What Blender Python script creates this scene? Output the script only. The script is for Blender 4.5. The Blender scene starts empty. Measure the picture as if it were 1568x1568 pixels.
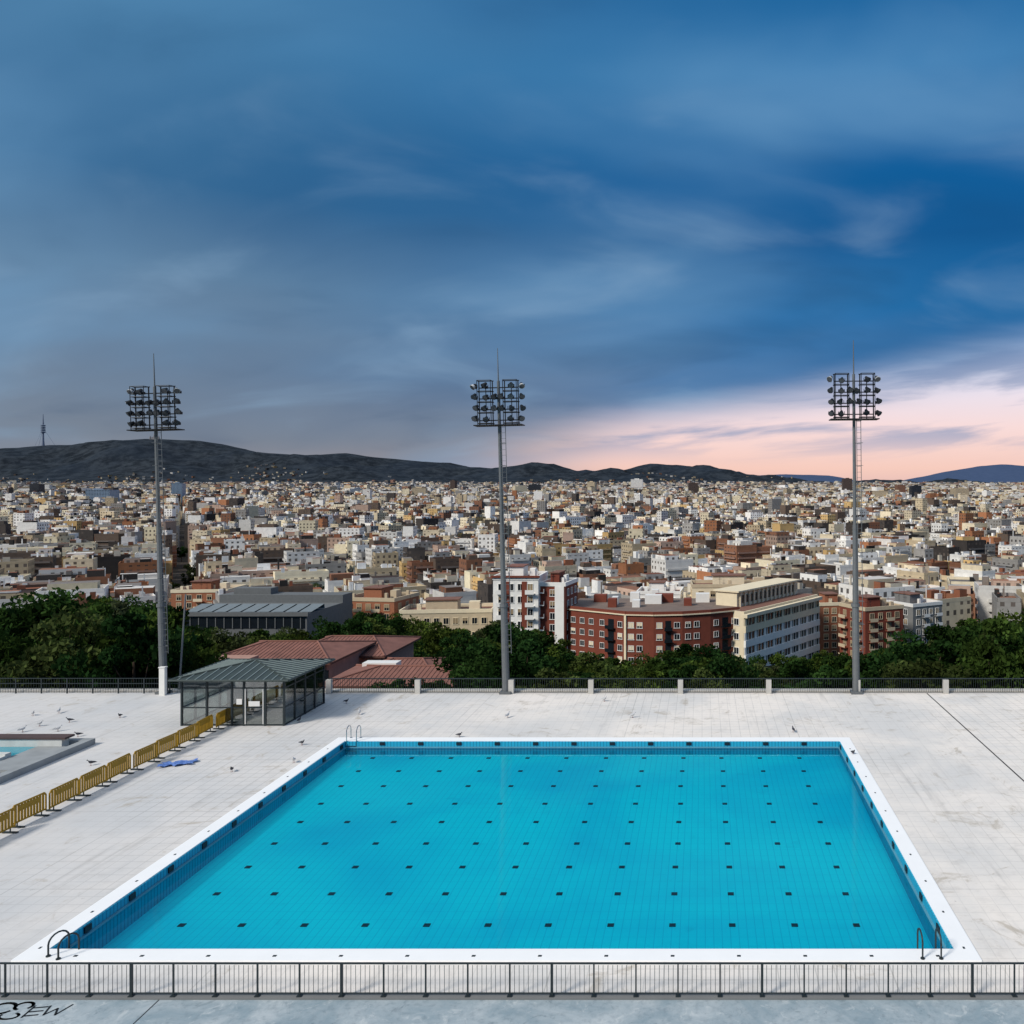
import bpy, math, random
import numpy as np
from mathutils import Matrix, Vector
random.seed(7); rng=np.random.default_rng(11)
sc=bpy.context.scene
sc.view_settings.view_transform='Standard'; sc.view_settings.look='None'; sc.view_settings.exposure=0
F=1300.0; H=12.7; CX=1075.0; HZ=750.0
def s2l(c):
    return tuple((v/255/12.92 if v/255<=0.04045 else ((v/255+0.055)/1.055)**2.4) for v in c)
def gx(px,Y): return (px-CX)/F*Y          # survey helpers: bearing -> metres at distance Y
def gz(py,Y): return H-(py-HZ)/F*Y
def gy(py,z=0.0): return (H-z)*F/(py-HZ)
def sst(t):
    t=np.clip(t,0,1); return t*t*(3-2*t)

# ---------------------------------------------------------------- terrain function
BY=[-400,40,56,70,90,140,200,280,350,800,2000,3500,5000,6000,7000,20000]
BZ=[-6,-6,-7,-10,-15,-23,-31,-40,-45,-50,-40,-16,6,36,56,55]
R1=[(-900,735),(-500,715),(-200,700),(0,690),(80,682),(150,681),(200,675),(235,671),(300,675),(350,685),(400,695),(470,698),(530,693),(580,700),(650,707),(700,714),(760,719),(820,712),(860,716),(900,724),(960,719),(1000,711),(1060,715),(1100,722),(1140,726),(1200,736),(1280,743),(1500,744),(2600,744)]
R2=[(-900,745),(900,742),(1080,732),(1140,729),(1200,726),(1270,728),(1320,739),(1380,737),(1440,724),(1500,713),(1530,711),(1568,714),(1700,705),(2000,715),(2600,730)]
X1=np.array([gx(p,8000) for p,_ in R1]); Z1=np.array([gz(y,8000) for _,y in R1])
X2=np.array([gx(p,11500) for p,_ in R2]); Z2=np.array([gz(y,11500) for _,y in R2])
def wob(X,Y):
    r=0
    for i,(a,b,p) in enumerate([(1/900,1/700,0.3),(1/420,-1/510,1.1),(-1/230,1/260,2.2),(1/130,1/150,0.7),(1/75,-1/88,4.0)]):
        r=r+np.sin(X*a*6.28*0.5+Y*b*3.0+p+1.3*np.sin(Y/600*(i+1)+X/800))*0.55**i
    return r
def terr(X,Y):
    X=np.asarray(X,float);Y=np.asarray(Y,float)
    base=np.interp(Y,BY,BZ)
    b=np.where(Y<8000,sst((Y-6300)/1700),1-0.85*sst((Y-8000)/1800))
    w=wob(X,Y)
    z=base*(1-b)+np.interp(X,X1,Z1)*b+ w*55*b*(1-b)*4*np.clip(b,0,1) + w*4.5*b
    c=np.where(Y<11500,sst((Y-9400)/2100),1-0.8*sst((Y-11500)/1500))
    z2=base*(1-c)+np.interp(X,X2,Z2)*c+w*5*c
    return np.where(Y>8600,np.maximum(z,z2),z)

# ---------------------------------------------------------------- materials
def nt(m): 
    m.use_nodes=True; n=m.node_tree; n.nodes.clear(); return n
class NB:
    def __init__(s,t): s.t=t
    def n(s,ty,**k):
        x=s.t.nodes.new(ty)
        for a,b in k.items(): setattr(x,a,b)
        return x
    def l(s,a,b): s.t.links.new(a,b)
    def m(s,op,a,b=None,c=None,clamp=False):
        x=s.n('ShaderNodeMath',operation=op); x.use_clamp=clamp
        for i,v in enumerate((a,b,c)):
            if v is None: continue
            if isinstance(v,(int,float)): x.inputs[i].default_value=v
            else: s.l(v,x.inputs[i])
        return x.outputs[0]
    def mix(s,f,a,b,bt='MIX'):
        x=s.n('ShaderNodeMix',data_type='RGBA',blend_type=bt)
        for i,v in ((0,f),(6,a),(7,b)):
            if isinstance(v,(int,float)): x.inputs[i].default_value=v
            elif isinstance(v,tuple): x.inputs[i].default_value=(*v[:3],1)
            else: s.l(v,x.inputs[i])
        return x.outputs[2]
    def noise(s,vec,scale,detail=4,rough=0.55,dist=0.0):
        x=s.n('ShaderNodeTexNoise'); x.inputs['Scale'].default_value=scale; x.inputs['Detail'].default_value=detail
        x.inputs['Roughness'].default_value=rough; x.inputs['Distortion'].default_value=dist
        if vec is not None: s.l(vec,x.inputs['Vector'])
        return x.outputs['Fac']
    def sm(s,v,a,b):
        x=s.n('ShaderNodeMapRange',interpolation_type='SMOOTHSTEP'); s.l(v,x.inputs[0])
        x.inputs[1].default_value=a; x.inputs[2].default_value=b; x.inputs[3].default_value=0; x.inputs[4].default_value=1
        return x.outputs[0]
    def ramp(s,v,pts):
        x=s.n('ShaderNodeValToRGB'); s.l(v,x.inputs[0]); e=x.color_ramp.elements
        e[0].position=pts[0][0]; e[0].color=(*pts[0][1],1); e[1].position=pts[-1][0]; e[1].color=(*pts[-1][1],1)
        for p,c in pts[1:-1]:
            k=e.new(p); k.color=(*c,1)
        return x.outputs[0]
    def pos(s): return s.n('ShaderNodeNewGeometry').outputs['Position']
    def xyz(s,v):
        x=s.n('ShaderNodeSeparateXYZ'); s.l(v,x.inputs[0]); return x.outputs
def pbr(b,col,rough=0.7,metal=0.0,bump=None,bs=0.3,bd=0.01,spec=0.4):
    p=b.n('ShaderNodeBsdfPrincipled'); o=b.n('ShaderNodeOutputMaterial')
    if isinstance(col,tuple): p.inputs['Base Color'].default_value=(*col[:3],1)
    else: b.l(col,p.inputs['Base Color'])
    p.inputs['Roughness'].default_value=rough; p.inputs['Metallic'].default_value=metal
    p.inputs['Specular IOR Level'].default_value=spec
    if bump is not None:
        u=b.n('ShaderNodeBump'); u.inputs['Strength'].default_value=bs; u.inputs['Distance'].default_value=bd
        b.l(bump,u.inputs['Height']); b.l(u.outputs[0],p.inputs['Normal'])
    b.l(p.outputs[0],o.inputs[0]); return p
def mat(name,rgb,rough=0.7,metal=0.0,var=0.25,scale=1.5,srgb=True,spec=0.4):
    m=bpy.data.materials.new(name); b=NB(nt(m)); c=s2l(rgb) if srgb else rgb
    g=b.pos(); n=b.noise(g,scale,5,0.6)
    v=b.m('MULTIPLY_ADD',n,2*var,1-var)
    cc=b.n('ShaderNodeCombineXYZ')
    for i in range(3): b.l(v,cc.inputs[i])
    col=b.mix(1.0,c,cc.outputs[0],'MULTIPLY')
    pbr(b,col,rough,metal,bump=n,bs=0.15,spec=spec); return m

# ---------------------------------------------------------------- mesh builder
class MB:
    def __init__(s): s.V=[];s.F=[];s.M=[];s.xf=Matrix.Identity(4)
    def add(s,vs,fs,m=0):
        o=len(s.V); s.V+= [tuple(s.xf@Vector(v)) for v in vs]
        for f in fs: s.F.append([o+i for i in f]); s.M.append(m)
    def box(s,x0,x1,y0,y1,z0,z1,m=0):
        s.add([(x0,y0,z0),(x1,y0,z0),(x1,y1,z0),(x0,y1,z0),(x0,y0,z1),(x1,y0,z1),(x1,y1,z1),(x0,y1,z1)],
              [(0,3,2,1),(4,5,6,7),(0,1,5,4),(1,2,6,5),(2,3,7,6),(3,0,4,7)],m)
    def cyl(s,p,q,r0,r1=None,n=8,m=0,cap=True):
        r1=r0 if r1 is None else r1
        p=Vector(p);q=Vector(q); d=(q-p).normalized(); a=d.orthogonal().normalized(); b=d.cross(a)
        vs=[]
        for c,r in ((p,r0),(q,r1)):
            for i in range(n):
                t=2*math.pi*i/n; vs.append(c+a*math.cos(t)*r+b*math.sin(t)*r)
        fs=[(i,(i+1)%n,n+(i+1)%n,n+i) for i in range(n)]
        if cap: fs+=[tuple(range(n-1,-1,-1)),tuple(range(n,2*n))]
        s.add(vs,fs,m)
    def tube(s,pts,r,n=6,m=0):
        for a,b in zip(pts[:-1],pts[1:]): s.cyl(a,b,r,r,n,m)
    def lathe(s,prof,n=12,m=0):
        vs=[];fs=[]
        for (c,r) in prof:
            for i in range(n):
                t=2*math.pi*i/n; vs.append((c[0]+math.cos(t)*r,c[1]+math.sin(t)*r,c[2]))
        for k in range(len(prof)-1):
            for i in range(n): fs.append((k*n+i,k*n+(i+1)%n,(k+1)*n+(i+1)%n,(k+1)*n+i))
        fs+=[tuple(range(n-1,-1,-1)),tuple((len(prof)-1)*n+i for i in range(n))]
        s.add(vs,fs,m)
    def obj(s,name,mats,parent=None,smooth=False):
        me=bpy.data.meshes.new(name); me.from_pydata(s.V,[],s.F)
        for m in mats: me.materials.append(m)
        me.polygons.foreach_set('material_index',s.M)
        me.polygons.foreach_set('use_smooth',[bool(smooth)]*len(s.F))
        me.update(); o=bpy.data.objects.new(name,me); sc.collection.objects.link(o)
        if parent: o.parent=parent
        return o
def empty(name,loc=(0,0,0)):
    e=bpy.data.objects.new(name,None); e.location=loc; e.empty_display_size=0.5; sc.collection.objects.link(e); return e
def T(x,y,z,yaw=0): return Matrix.Translation((x,y,z))@Matrix.Rotation(yaw,4,'Z')

# ---------------------------------------------------------------- world / light / camera
w=bpy.data.worlds.new("World"); sc.world=w; w.use_nodes=True; w.node_tree.nodes.clear(); b=NB(w.node_tree)
tc=b.n('ShaderNodeTexCoord').outputs['Generated']; x,y,z=b.xyz(tc)
hy=b.m('SQRT',b.m('ADD',b.m('MULTIPLY',x,x),b.m('MULTIPLY',y,y)))
te=b.m('DIVIDE',z,b.m('MAXIMUM',hy,0.02)); az=b.m('ARCTAN2',x,y)
zz=b.m('ADD',b.m('MAXIMUM',z,0.0),0.30)
cv=b.n('ShaderNodeCombineXYZ'); b.l(b.m('DIVIDE',x,zz),cv.inputs[0]); b.l(b.m('DIVIDE',y,zz),cv.inputs[1])
def mp(rot,scl,loc=(0,0,0)):
    k=b.n('ShaderNodeMapping'); k.inputs['Rotation'].default_value=(0,0,math.radians(rot)); k.inputs['Scale'].default_value=scl; k.inputs['Location'].default_value=loc
    b.l(cv.outputs[0],k.inputs[0]); return k.outputs[0]
n1=b.noise(mp(-30,(0.8,1.25,1),(3.1,1.2,0)),1.15,4,0.45,0.35)
n2=b.noise(mp(-20,(0.7,1.1,1),(7.3,4.0,2)),0.9,4,0.45,0.5)
n3=b.noise(mp(5,(0.4,1.0,1),(1.7,9.0,5)),1.3,5,0.5,0.5)
n6=b.noise(mp(-38,(0.75,1.3,1),(11.0,2.2,3)),2.4,6,0.46,0.5)
tt=b.m('MULTIPLY',b.m('MAXIMUM',b.m('MULTIPLY_ADD',b.m('SUBTRACT',n2,0.5),0.14,te),0.0),1.6,clamp=True)
L=b.ramp(tt,[(0,s2l((146,142,150))),(0.08,s2l((120,130,146))),(0.2,s2l((104,126,152))),(0.34,s2l((94,128,160))),(0.5,s2l((52,104,148))),(0.62,s2l((52,106,150))),(0.85,s2l((80,132,172))),(1,s2l((74,126,168)))])
R=b.ramp(tt,[(0,s2l((156,154,170))),(0.10,s2l((116,138,174))),(0.2,s2l((72,122,174))),(0.32,s2l((18,108,170))),(0.45,s2l((0,86,146))),(0.6,s2l((0,92,154))),(0.78,s2l((34,114,172))),(1,s2l((6,90,150)))])
f=b.sm(b.m('MULTIPLY_ADD',b.m('SUBTRACT',n2,0.5),1.0,az),-0.62,0.26)
base=b.mix(f,L,R)
base=b.mix(b.m('MULTIPLY',b.sm(n1,0.44,0.78),0.60),base,s2l((116,164,204)))
base=b.mix(b.m('MULTIPLY',b.sm(n1,0.46,0.22),0.42),base,s2l((4,68,118)))
base=b.mix(b.m('MULTIPLY',b.sm(n6,0.50,0.80),0.50),base,s2l((140,172,202)))
base=b.mix(b.m('MULTIPLY',b.sm(n6,0.46,0.22),0.30),base,s2l((14,66,108)))
# sunset opening
eb=b.m('MULTIPLY_ADD',az,0.20,0.088)
d=b.m('SUBTRACT',b.m('ADD',eb,b.m('MULTIPLY',b.m('SUBTRACT',n3,0.5),0.09)),te)
sm=b.m('MULTIPLY',b.sm(d,-0.045,0.045),b.sm(az,-0.34,-0.06))
sm=b.m('MULTIPLY',sm,b.m('SUBTRACT',1,b.sm(az,0.9,1.6)))
glow=b.ramp(b.m('MULTIPLY',b.m('MAXIMUM',te,0.0),4.0,clamp=True),[(0,s2l((230,190,184))),(0.10,s2l((250,206,192))),(0.28,s2l((252,222,220))),(0.44,s2l((238,228,240))),(0.6,s2l((196,210,236))),(1,s2l((140,176,218)))])
cz=b.n('ShaderNodeCombineXYZ'); b.l(b.m('MULTIPLY',az,3.2),cz.inputs[0]); b.l(b.m('MULTIPLY_ADD',te,24.0,b.m('MULTIPLY',az,-2.0)),cz.inputs[1]); cz.inputs[2].default_value=3.3
n4=b.noise(cz.outputs[0],1.0,6,0.55,0.4)
glow=b.mix(b.m('MULTIPLY',b.sm(n4,0.46,0.62),b.m('MULTIPLY',b.sm(te,0.025,0.07),0.80)),glow,s2l((150,162,194)))
base=b.mix(sm,base,glow)
base=b.mix(b.sm(te,0.8,1.7),base,(0.66,0.71,0.78))  # brighter zenith above the view, added as soft fill for the deck
base=b.mix(b.sm(te,0.0,-0.03),base,(0.06,0.065,0.07))
sk=b.n('ShaderNodeTexSky',sky_type='NISHITA'); sk.sun_disc=False; sk.sun_elevation=math.radians(39.4); sk.sun_rotation=math.radians(225); sk.altitude=100
nish=b.mix(1.0,sk.outputs[0],(0.07,0.07,0.07),'MULTIPLY')
col=b.mix(0.05,base,nish)
bg=b.n('ShaderNodeBackground'); b.l(col,bg.inputs[0]); bg.inputs[1].default_value=1.0
wo=b.n('ShaderNodeOutputWorld'); b.l(bg.outputs[0],wo.inputs[0])
try: w.cycles.sampling_method='MANUAL'; w.cycles.sample_map_resolution=512
except Exception: pass
sd=bpy.data.lights.new('sun','SUN'); sd.energy=3.2; sd.angle=math.radians(12); sd.color=(1,0.945,0.87)
so=bpy.data.objects.new('sun',sd); sc.collection.objects.link(so)
so.rotation_euler=Vector((0.62,0.62,-0.72)).to_track_quat('-Z','Y').to_euler()
cd=bpy.data.cameras.new('camera'); cam=bpy.data.objects.new('camera',cd); sc.collection.objects.link(cam)
cam.location=(0,0,H); cam.rotation_euler=(math.radians(90),0,0)
cd.sensor_width=36; cd.lens=F/1568*36; cd.shift_x=-(CX-784)/1568; cd.shift_y=-(784-HZ)/1568; cd.clip_end=40000; cd.clip_start=0.5
sc.camera=cam

# ---------------------------------------------------------------- ground
xs=np.concatenate([np.linspace(-14000,-7000,40),np.linspace(-6950,5200,200),np.linspace(5400,12000,35)])
ys=np.concatenate([[-6000,-2000],np.linspace(-400,40,4),np.linspace(56,400,30),np.linspace(430,5800,50),np.linspace(5850,9000,75),np.linspace(9100,13500,50),[16000,22000]])
XX,YY=np.meshgrid(xs,ys); ZZ=terr(XX,YY)
V=np.stack([XX.ravel(),YY.ravel(),ZZ.ravel()],1); nx=len(xs); ny=len(ys)
ii=(np.arange(ny-1)[:,None]*nx+np.arange(nx-1)[None]).ravel()
Fc=np.stack([ii,ii+1,ii+nx+1,ii+nx],1)
def fastmesh(name,V,Q,mats,smooth=False):
    me=bpy.data.meshes.new(name); me.vertices.add(len(V)); me.vertices.foreach_set('co',V.astype(np.float32).ravel())
    me.loops.add(len(Q)*4); me.loops.foreach_set('vertex_index',Q.astype(np.int32).ravel())
    me.polygons.add(len(Q)); me.polygons.foreach_set('loop_start',np.arange(0,len(Q)*4,4,dtype=np.int32))
    try: me.polygons.foreach_set('loop_total',np.full(len(Q),4,dtype=np.int32))
    except Exception: pass
    for m in mats: me.materials.append(m)
    me.polygons.foreach_set('use_smooth',np.full(len(Q),bool(smooth)))
    me.update(calc_edges=True); return me
m=bpy.data.materials.new('ground_terrain'); b=NB(nt(m)); g=b.pos(); px_,py_,pz_=b.xyz(g)
na=b.noise(g,0.25,6,0.6); nb_=b.noise(g,0.012,9,0.72); nc=b.noise(g,0.0016,4,0.6)
near=b.mix(na,s2l((20,28,16)),s2l((48,54,32)))
street=b.mix(na,s2l((46,42,40)),s2l((74,68,62)))
hill=b.mix(b.sm(nb_,0.38,0.66),s2l((22,28,34)),s2l((54,60,66)))
hill=b.mix(b.m('MULTIPLY',b.sm(nc,0.4,0.7),0.5),hill,s2l((40,50,62)))
far=b.mix(nb_,s2l((54,70,98)),s2l((74,90,118)))  # bluish distance haze put into the far ridge's own colour
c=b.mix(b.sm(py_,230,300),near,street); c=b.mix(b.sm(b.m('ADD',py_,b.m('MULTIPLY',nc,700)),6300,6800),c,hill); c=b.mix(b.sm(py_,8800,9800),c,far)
pbr(b,c,0.95,spec=0.1)
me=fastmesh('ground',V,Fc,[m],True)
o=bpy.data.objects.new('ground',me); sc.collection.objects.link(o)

# ---------------------------------------------------------------- city
wallpal=[((246,242,234),14),((236,220,188),9),((214,194,160),7),((214,178,120),3),((146,102,78),4),((180,122,86),3),((164,160,154),5),((74,68,64),5),((200,170,150),3),((244,230,196),4),((108,92,80),5)]
roofpal=[((138,88,66),7),((158,112,88),5),((206,200,192),4),((108,102,98),5),((74,56,48),5),((238,232,224),3),((128,120,114),4)]
clutpal=[((250,248,242),12),((224,212,190),5),((128,120,112),3),((146,94,70),3),((52,50,48),4)]
def pick(pal,n):
    c=np.array([s2l(p[0]) for p in pal]); wt=np.array([p[1] for p in pal],float); wt/=wt.sum()
    return c[rng.choice(len(pal),n,p=wt)]*rng.uniform(0.62,1.08,(n,1))
excl=[(-60,45,195,266),(-135,-60,185,262),(40,75,195,262)]
B=[]
seeds=np.stack([rng.uniform(-6500,3500,260),rng.uniform(200,7000,260)],1); srot=rng.choice([0,0.35,0.75,-0.4,1.1],260)
def district(cx,cy):
    r=np.zeros(len(cx))
    for i in range(0,len(cx),4000):
        dd=(cx[i:i+4000,None]-seeds[None,:,0])**2+(cy[i:i+4000,None]-seeds[None,:,1])**2
        r[i:i+4000]=srot[dd.argmin(1)]
    return r
def zone(y0,y1,cell,hm,hs,street,near=False):
    a=0.55; n=int(9500/cell)
    I,J=np.meshgrid(np.arange(-n,n),np.arange(-n,n)); I=I.ravel();J=J.ravel()
    k=~(((I%street==0)|(J%(street+2)==0)))
    I=I[k];J=J[k]
    u=I*cell+rng.normal(0,cell*0.14,len(I)); v=J*cell+rng.normal(0,cell*0.14,len(I))
    cx=u*math.cos(a)-v*math.sin(a); cy=u*math.sin(a)+v*math.cos(a)
    k=(cy>y0)&(cy<y1)&(cx>-0.95*cy-60)&(cx<0.5*cy+80)&(rng.random(len(cx))>0.07)
    if near:
        for e in excl: k&=~((cx>e[0])&(cx<e[1])&(cy>e[2])&(cy<e[3]))
    cx=cx[k];cy=cy[k]; n=len(cx)
    rot=a+district(cx,cy)+rng.normal(0,0.05,n)
    big=rng.random(n)<0.10
    hx=cell*np.where(big,rng.uniform(0.6,1.1,n),rng.uniform(0.24,0.60,n)); hy_=cell*rng.uniform(0.24,0.60,n)
    h=np.clip(rng.normal(hm,hs,n),5,60)+np.where(rng.random(n)<0.04,rng.uniform(4,20,n),0)
    h=np.minimum(h,np.interp(cy,[260,420,900,2000],[19,23,36,60])+rng.uniform(-3,1,n))
    zg=terr(cx,cy); zt=zg+h
    wc=pick(wallpal,n); rc=pick(roofpal,n)
    haze=np.interp(cy,[2200,6500],[0,0.32])[:,None]; grey=np.array([[0.22,0.21,0.22]])  # distance haze painted in: wall and roof colours fade to grey further out
    wc=wc*(1-haze)+grey*haze; rc=rc*(1-haze)+grey*haze*0.9
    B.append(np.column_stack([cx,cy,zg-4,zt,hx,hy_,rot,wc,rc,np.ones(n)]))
    def sub(p,sz0,sz1,h0,h1,alpha,pal):
        k=rng.random(n)<p; m_=k.sum()
        fx=rng.uniform(sz0,sz1,m_)*hx[k]; fy=rng.uniform(sz0,sz1,m_)*hy_[k]
        ox=rng.uniform(-1,1,m_)*(hx[k]-fx)*0.95; oy=rng.uniform(-1,1,m_)*(hy_[k]-fy)*0.95
        c_=np.cos(rot[k]);s_=np.sin(rot[k]); h3=haze[k]
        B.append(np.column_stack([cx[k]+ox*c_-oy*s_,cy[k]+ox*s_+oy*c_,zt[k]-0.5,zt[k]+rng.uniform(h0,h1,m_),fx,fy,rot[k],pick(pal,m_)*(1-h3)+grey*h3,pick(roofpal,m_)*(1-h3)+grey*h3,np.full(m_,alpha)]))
    sub(0.55,0.4,0.75,2.5,3.6,1,wallpal)
    sub(0.6,0.12,0.3,2.0,4.5,0,clutpal)
    if cell<30: sub(0.55,0.10,0.25,1.5,3.5,0,clutpal); sub(0.4,0.08,0.2,1.5,3.0,0,clutpal)
    if near:
        sub(0.8,0.05,0.14,1.5,3.0,0,clutpal); sub(0.8,0.04,0.1,1.5,3.2,0,clutpal); sub(0.8,0.02,0.04,2.5,5,0,clutpal)
        k=(cy<1000)
        for sx,sy in ((1,0),(-1,0),(0,1),(0,-1)):
            X_=sx*(hx[k]-0.12);Y_=sy*(hy_[k]-0.12); c_=np.cos(rot[k]);s_=np.sin(rot[k])
            B.append(np.column_stack([cx[k]+X_*c_-Y_*s_,cy[k]+X_*s_+Y_*c_,zt[k]-0.3,zt[k]+1.0+0.02*sx,np.where(sx!=0,0.15,hx[k]+0.03),np.where(sy!=0,0.15,hy_[k]-0.01),rot[k],wc[k]*0.95,wc[k]*0.95,np.zeros(k.sum())]))
        k=(cy<800)
        for fl in range(1,8):
            for sx,sy in ((0,-1),(-1,0)):
                kk=k&(h>fl*3.1+2)&(((cx*7.3).astype(int)%3)!=(0 if sy else 1))
                X_=sx*(hx[kk]+0.4);Y_=sy*(hy_[kk]+0.4);c_=np.cos(rot[kk]);s_=np.sin(rot[kk]); zz_=zg[kk]-4+fl*3.1+4.0
                wd=0.3+0.4*((cx[kk]*3.7)%1.0)
                B.append(np.column_stack([cx[kk]+X_*c_-Y_*s_,cy[kk]+X_*s_+Y_*c_,zz_,zz_+0.95,np.where(sx!=0,0.45,hx[kk]*(wd+0.25)),np.where(sy!=0,0.45,hy_[kk]*(wd+0.25)),rot[kk],wc[kk]*0.8+0.08,wc[kk]*0.5,np.zeros(kk.sum())]))
zone(262,1250,15,18,5.5,6,True)
zone(1250,3000,18,18,6.5,6)
zone(3000,6350,30,16,7,7)
n=4200; cy=rng.uniform(6350,7700,n); cx=rng.uniform(-0.9,0.35,n)*cy
dens=np.sin(cx/260+np.sin(cy/190))*np.sin(cy/230+cx/510)+ (6850-cy)/600
k=(dens>rng.uniform(-0.1,1.3,n)); cx=cx[k];cy=cy[k];n=len(cx); zg=terr(cx,cy)
B.append(np.column_stack([cx,cy,zg-8,zg+rng.uniform(4,12,n),rng.uniform(5,12,n),rng.uniform(5,12,n),rng.uniform(0,3,n),pick(wallpal,n)*0.5,pick(roofpal,n)*0.55,np.ones(n)]))
B=np.vstack(B); n=len(B); print('city boxes',n)
c_=np.cos(B[:,6]);s_=np.sin(B[:,6]); V=np.zeros((n,8,3))
for i,(a,bb) in enumerate(((-1,-1),(1,-1),(1,1),(-1,1))):
    X_=a*B[:,4];Y_=bb*B[:,5]; gx_=B[:,0]+X_*c_-Y_*s_; gy_=B[:,1]+X_*s_+Y_*c_
    V[:,i,0]=gx_;V[:,i,1]=gy_;V[:,i,2]=B[:,2]; V[:,i+4,0]=gx_;V[:,i+4,1]=gy_;V[:,i+4,2]=B[:,3]
fq=np.array([[0,1,5,4],[1,2,6,5],[2,3,7,6],[3,0,4,7],[4,5,6,7]]); Q=(np.arange(n)[:,None,None]*8+fq[None]).reshape(-1,4)
UV=np.zeros((n,5,4,2)); Hh=B[:,3]-B[:,2]; off=np.floor(rng.uniform(0,500,n))*3.2
for k in range(4):
    ln=2*(B[:,4] if k%2==0 else B[:,5])
    UV[:,k,0,0]=off;UV[:,k,1,0]=off+ln;UV[:,k,2,0]=off+ln;UV[:,k,3,0]=off; UV[:,k,2,1]=Hh;UV[:,k,3,1]=Hh
    UV[:,k,:,1]+=0.001
CO=np.zeros((n,5,4,4)); CO[:,:4,:,:3]=B[:,None,None,7:10]; CO[:,4,:,:3]=B[:,None,10:13]
pw=(rng.random((n,4))>0.27)*B[:,13][:,None]; CO[:,:4,:,3]=pw[:,:,None]
mc=bpy.data.materials.new('city_facades'); b=NB(nt(mc))
at=b.n('ShaderNodeAttribute',attribute_name='Col'); uvn=b.n('ShaderNodeUVMap',uv_map='UVMap'); u,v,_=b.xyz(uvn.outputs[0])
us=b.m('DIVIDE',u,3.2); vs_=b.m('DIVIDE',v,3.1); fu=b.m('FRACT',us); fv=b.m('FRACT',vs_)
wn=b.n('ShaderNodeTexWhiteNoise',noise_dimensions='2D'); cb=b.n('ShaderNodeCombineXYZ'); b.l(b.m('FLOOR',us),cb.inputs[0]); b.l(b.m('FLOOR',vs_),cb.inputs[1]); b.l(cb.outputs[0],wn.inputs[0])
msk=b.m('MULTIPLY',b.m('MULTIPLY',b.m('GREATER_THAN',fu,0.30),b.m('LESS_THAN',fu,0.72)),b.m('MULTIPLY',b.m('GREATER_THAN',fv,0.24),b.m('LESS_THAN',fv,0.76)))
msk=b.m('MULTIPLY',msk,b.m('MULTIPLY',at.outputs['Alpha'],b.m('GREATER_THAN',wn.outputs[0],0.12)))
g=b.pos(); nn=b.noise(g,0.35,5,0.65)
wcol=b.mix(wn.outputs[0],(0.015,0.017,0.02),(0.14,0.11,0.09))
vv=b.m('MULTIPLY_ADD',nn,0.7,0.66); cc=b.n('ShaderNodeCombineXYZ'); [b.l(vv,cc.inputs[i]) for i in range(3)]
cl=b.mix(1.0,at.outputs['Color'],cc.outputs[0],'MULTIPLY')
cl=b.mix(b.m('MULTIPLY',msk,0.9),cl,wcol); pbr(b,cl,0.85,spec=0.2)
me=fastmesh('city_buildings',V.reshape(-1,3),Q,[mc])
uvl=me.uv_layers.new(name='UVMap'); uvl.data.foreach_set('uv',UV.astype(np.float32).ravel())
ca=me.color_attributes.new('Col','FLOAT_COLOR','CORNER'); ca.data.foreach_set('color',CO.astype(np.float32).ravel())
o=bpy.data.objects.new('city_buildings',me); sc.collection.objects.link(o)

# ---------------------------------------------------------------- detailed buildings
M_glass=mat('window_glass',(28,34,40),0.15,0,0.4,0.5,spec=0.8)
M_frame=mat('window_frame_white',(232,229,222),0.6,0,0.1)
M_white=mat('white_render',(242,239,231),0.85,0,0.12,0.6)
M_cream=mat('cream_render',(230,214,182),0.85,0,0.15,0.6)
M_beige=mat('beige_render',(198,180,150),0.85,0,0.18,0.6)
M_brick=mat('red_brick',(122,62,46),0.9,0,0.25,0.9)
M_brick2=mat('orange_brick',(156,100,72),0.9,0,0.2,2.0)
M_grey=mat('grey_concrete',(122,122,120),0.9,0,0.2,0.8)
M_dark=mat('dark_metal',(44,48,50),0.5,0.3,0.2)
M_tc=mat('terracotta_roof',(132,90,78),0.9,0,0.5,0.7)
M_roof=mat('flat_roof_tiles',(124,88,74),0.9,0,0.3,0.5)
M_shut=mat('shutter',(150,130,100),0.8,0,0.3,0.5)
def windows(walls,fr,gl,x0,x1,z0,z1,yf,floors,cols,ww=1.3,wh=1.6,skip=None,balc=None,shut=None):
    fh=(z1-z0)/floors; cw=(x1-x0)/cols
    for i in range(floors):
        for j in range(cols):
            if skip and skip(i,j): continue
            cx=x0+(j+0.5)*cw; cz=z0+(i+0.52)*fh
            for a in ((cx-ww/2-0.1,cx-ww/2,cz-wh/2,cz+wh/2),(cx+ww/2,cx+ww/2+0.1,cz-wh/2,cz+wh/2),(cx-ww/2-0.1,cx+ww/2+0.1,cz+wh/2,cz+wh/2+0.1),(cx-ww/2-0.2,cx+ww/2+0.2,cz-wh/2-0.14,cz-wh/2),(cx-0.03,cx+0.03,cz-wh/2,cz+wh/2)):
                fr.box(a[0],a[1],yf-0.14,yf+0.02,a[2],a[3])
            gl.box(cx-ww/2,cx-0.03,yf-0.05,yf+0.01,cz-wh/2,cz+wh/2); gl.box(cx+0.03,cx+ww/2,yf-0.05,yf+0.01,cz-wh/2,cz+wh/2)
            if shut and random.random()<0.5:
                hh=wh*random.uniform(0.3,1.0); shut.box(cx-ww/2,cx+ww/2,yf-0.1,yf-0.055,cz+wh/2-hh,cz+wh/2)
            if balc and balc(i,j):
                walls.box(cx-cw*0.45,cx+cw*0.45,yf-1.2,yf,z0+i*fh-0.1,z0+i*fh+0.08)
                fr.box(cx-cw*0.45,cx+cw*0.45,yf-1.2,yf-1.14,z0+i*fh+0.08,z0+i*fh+1.0)
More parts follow.
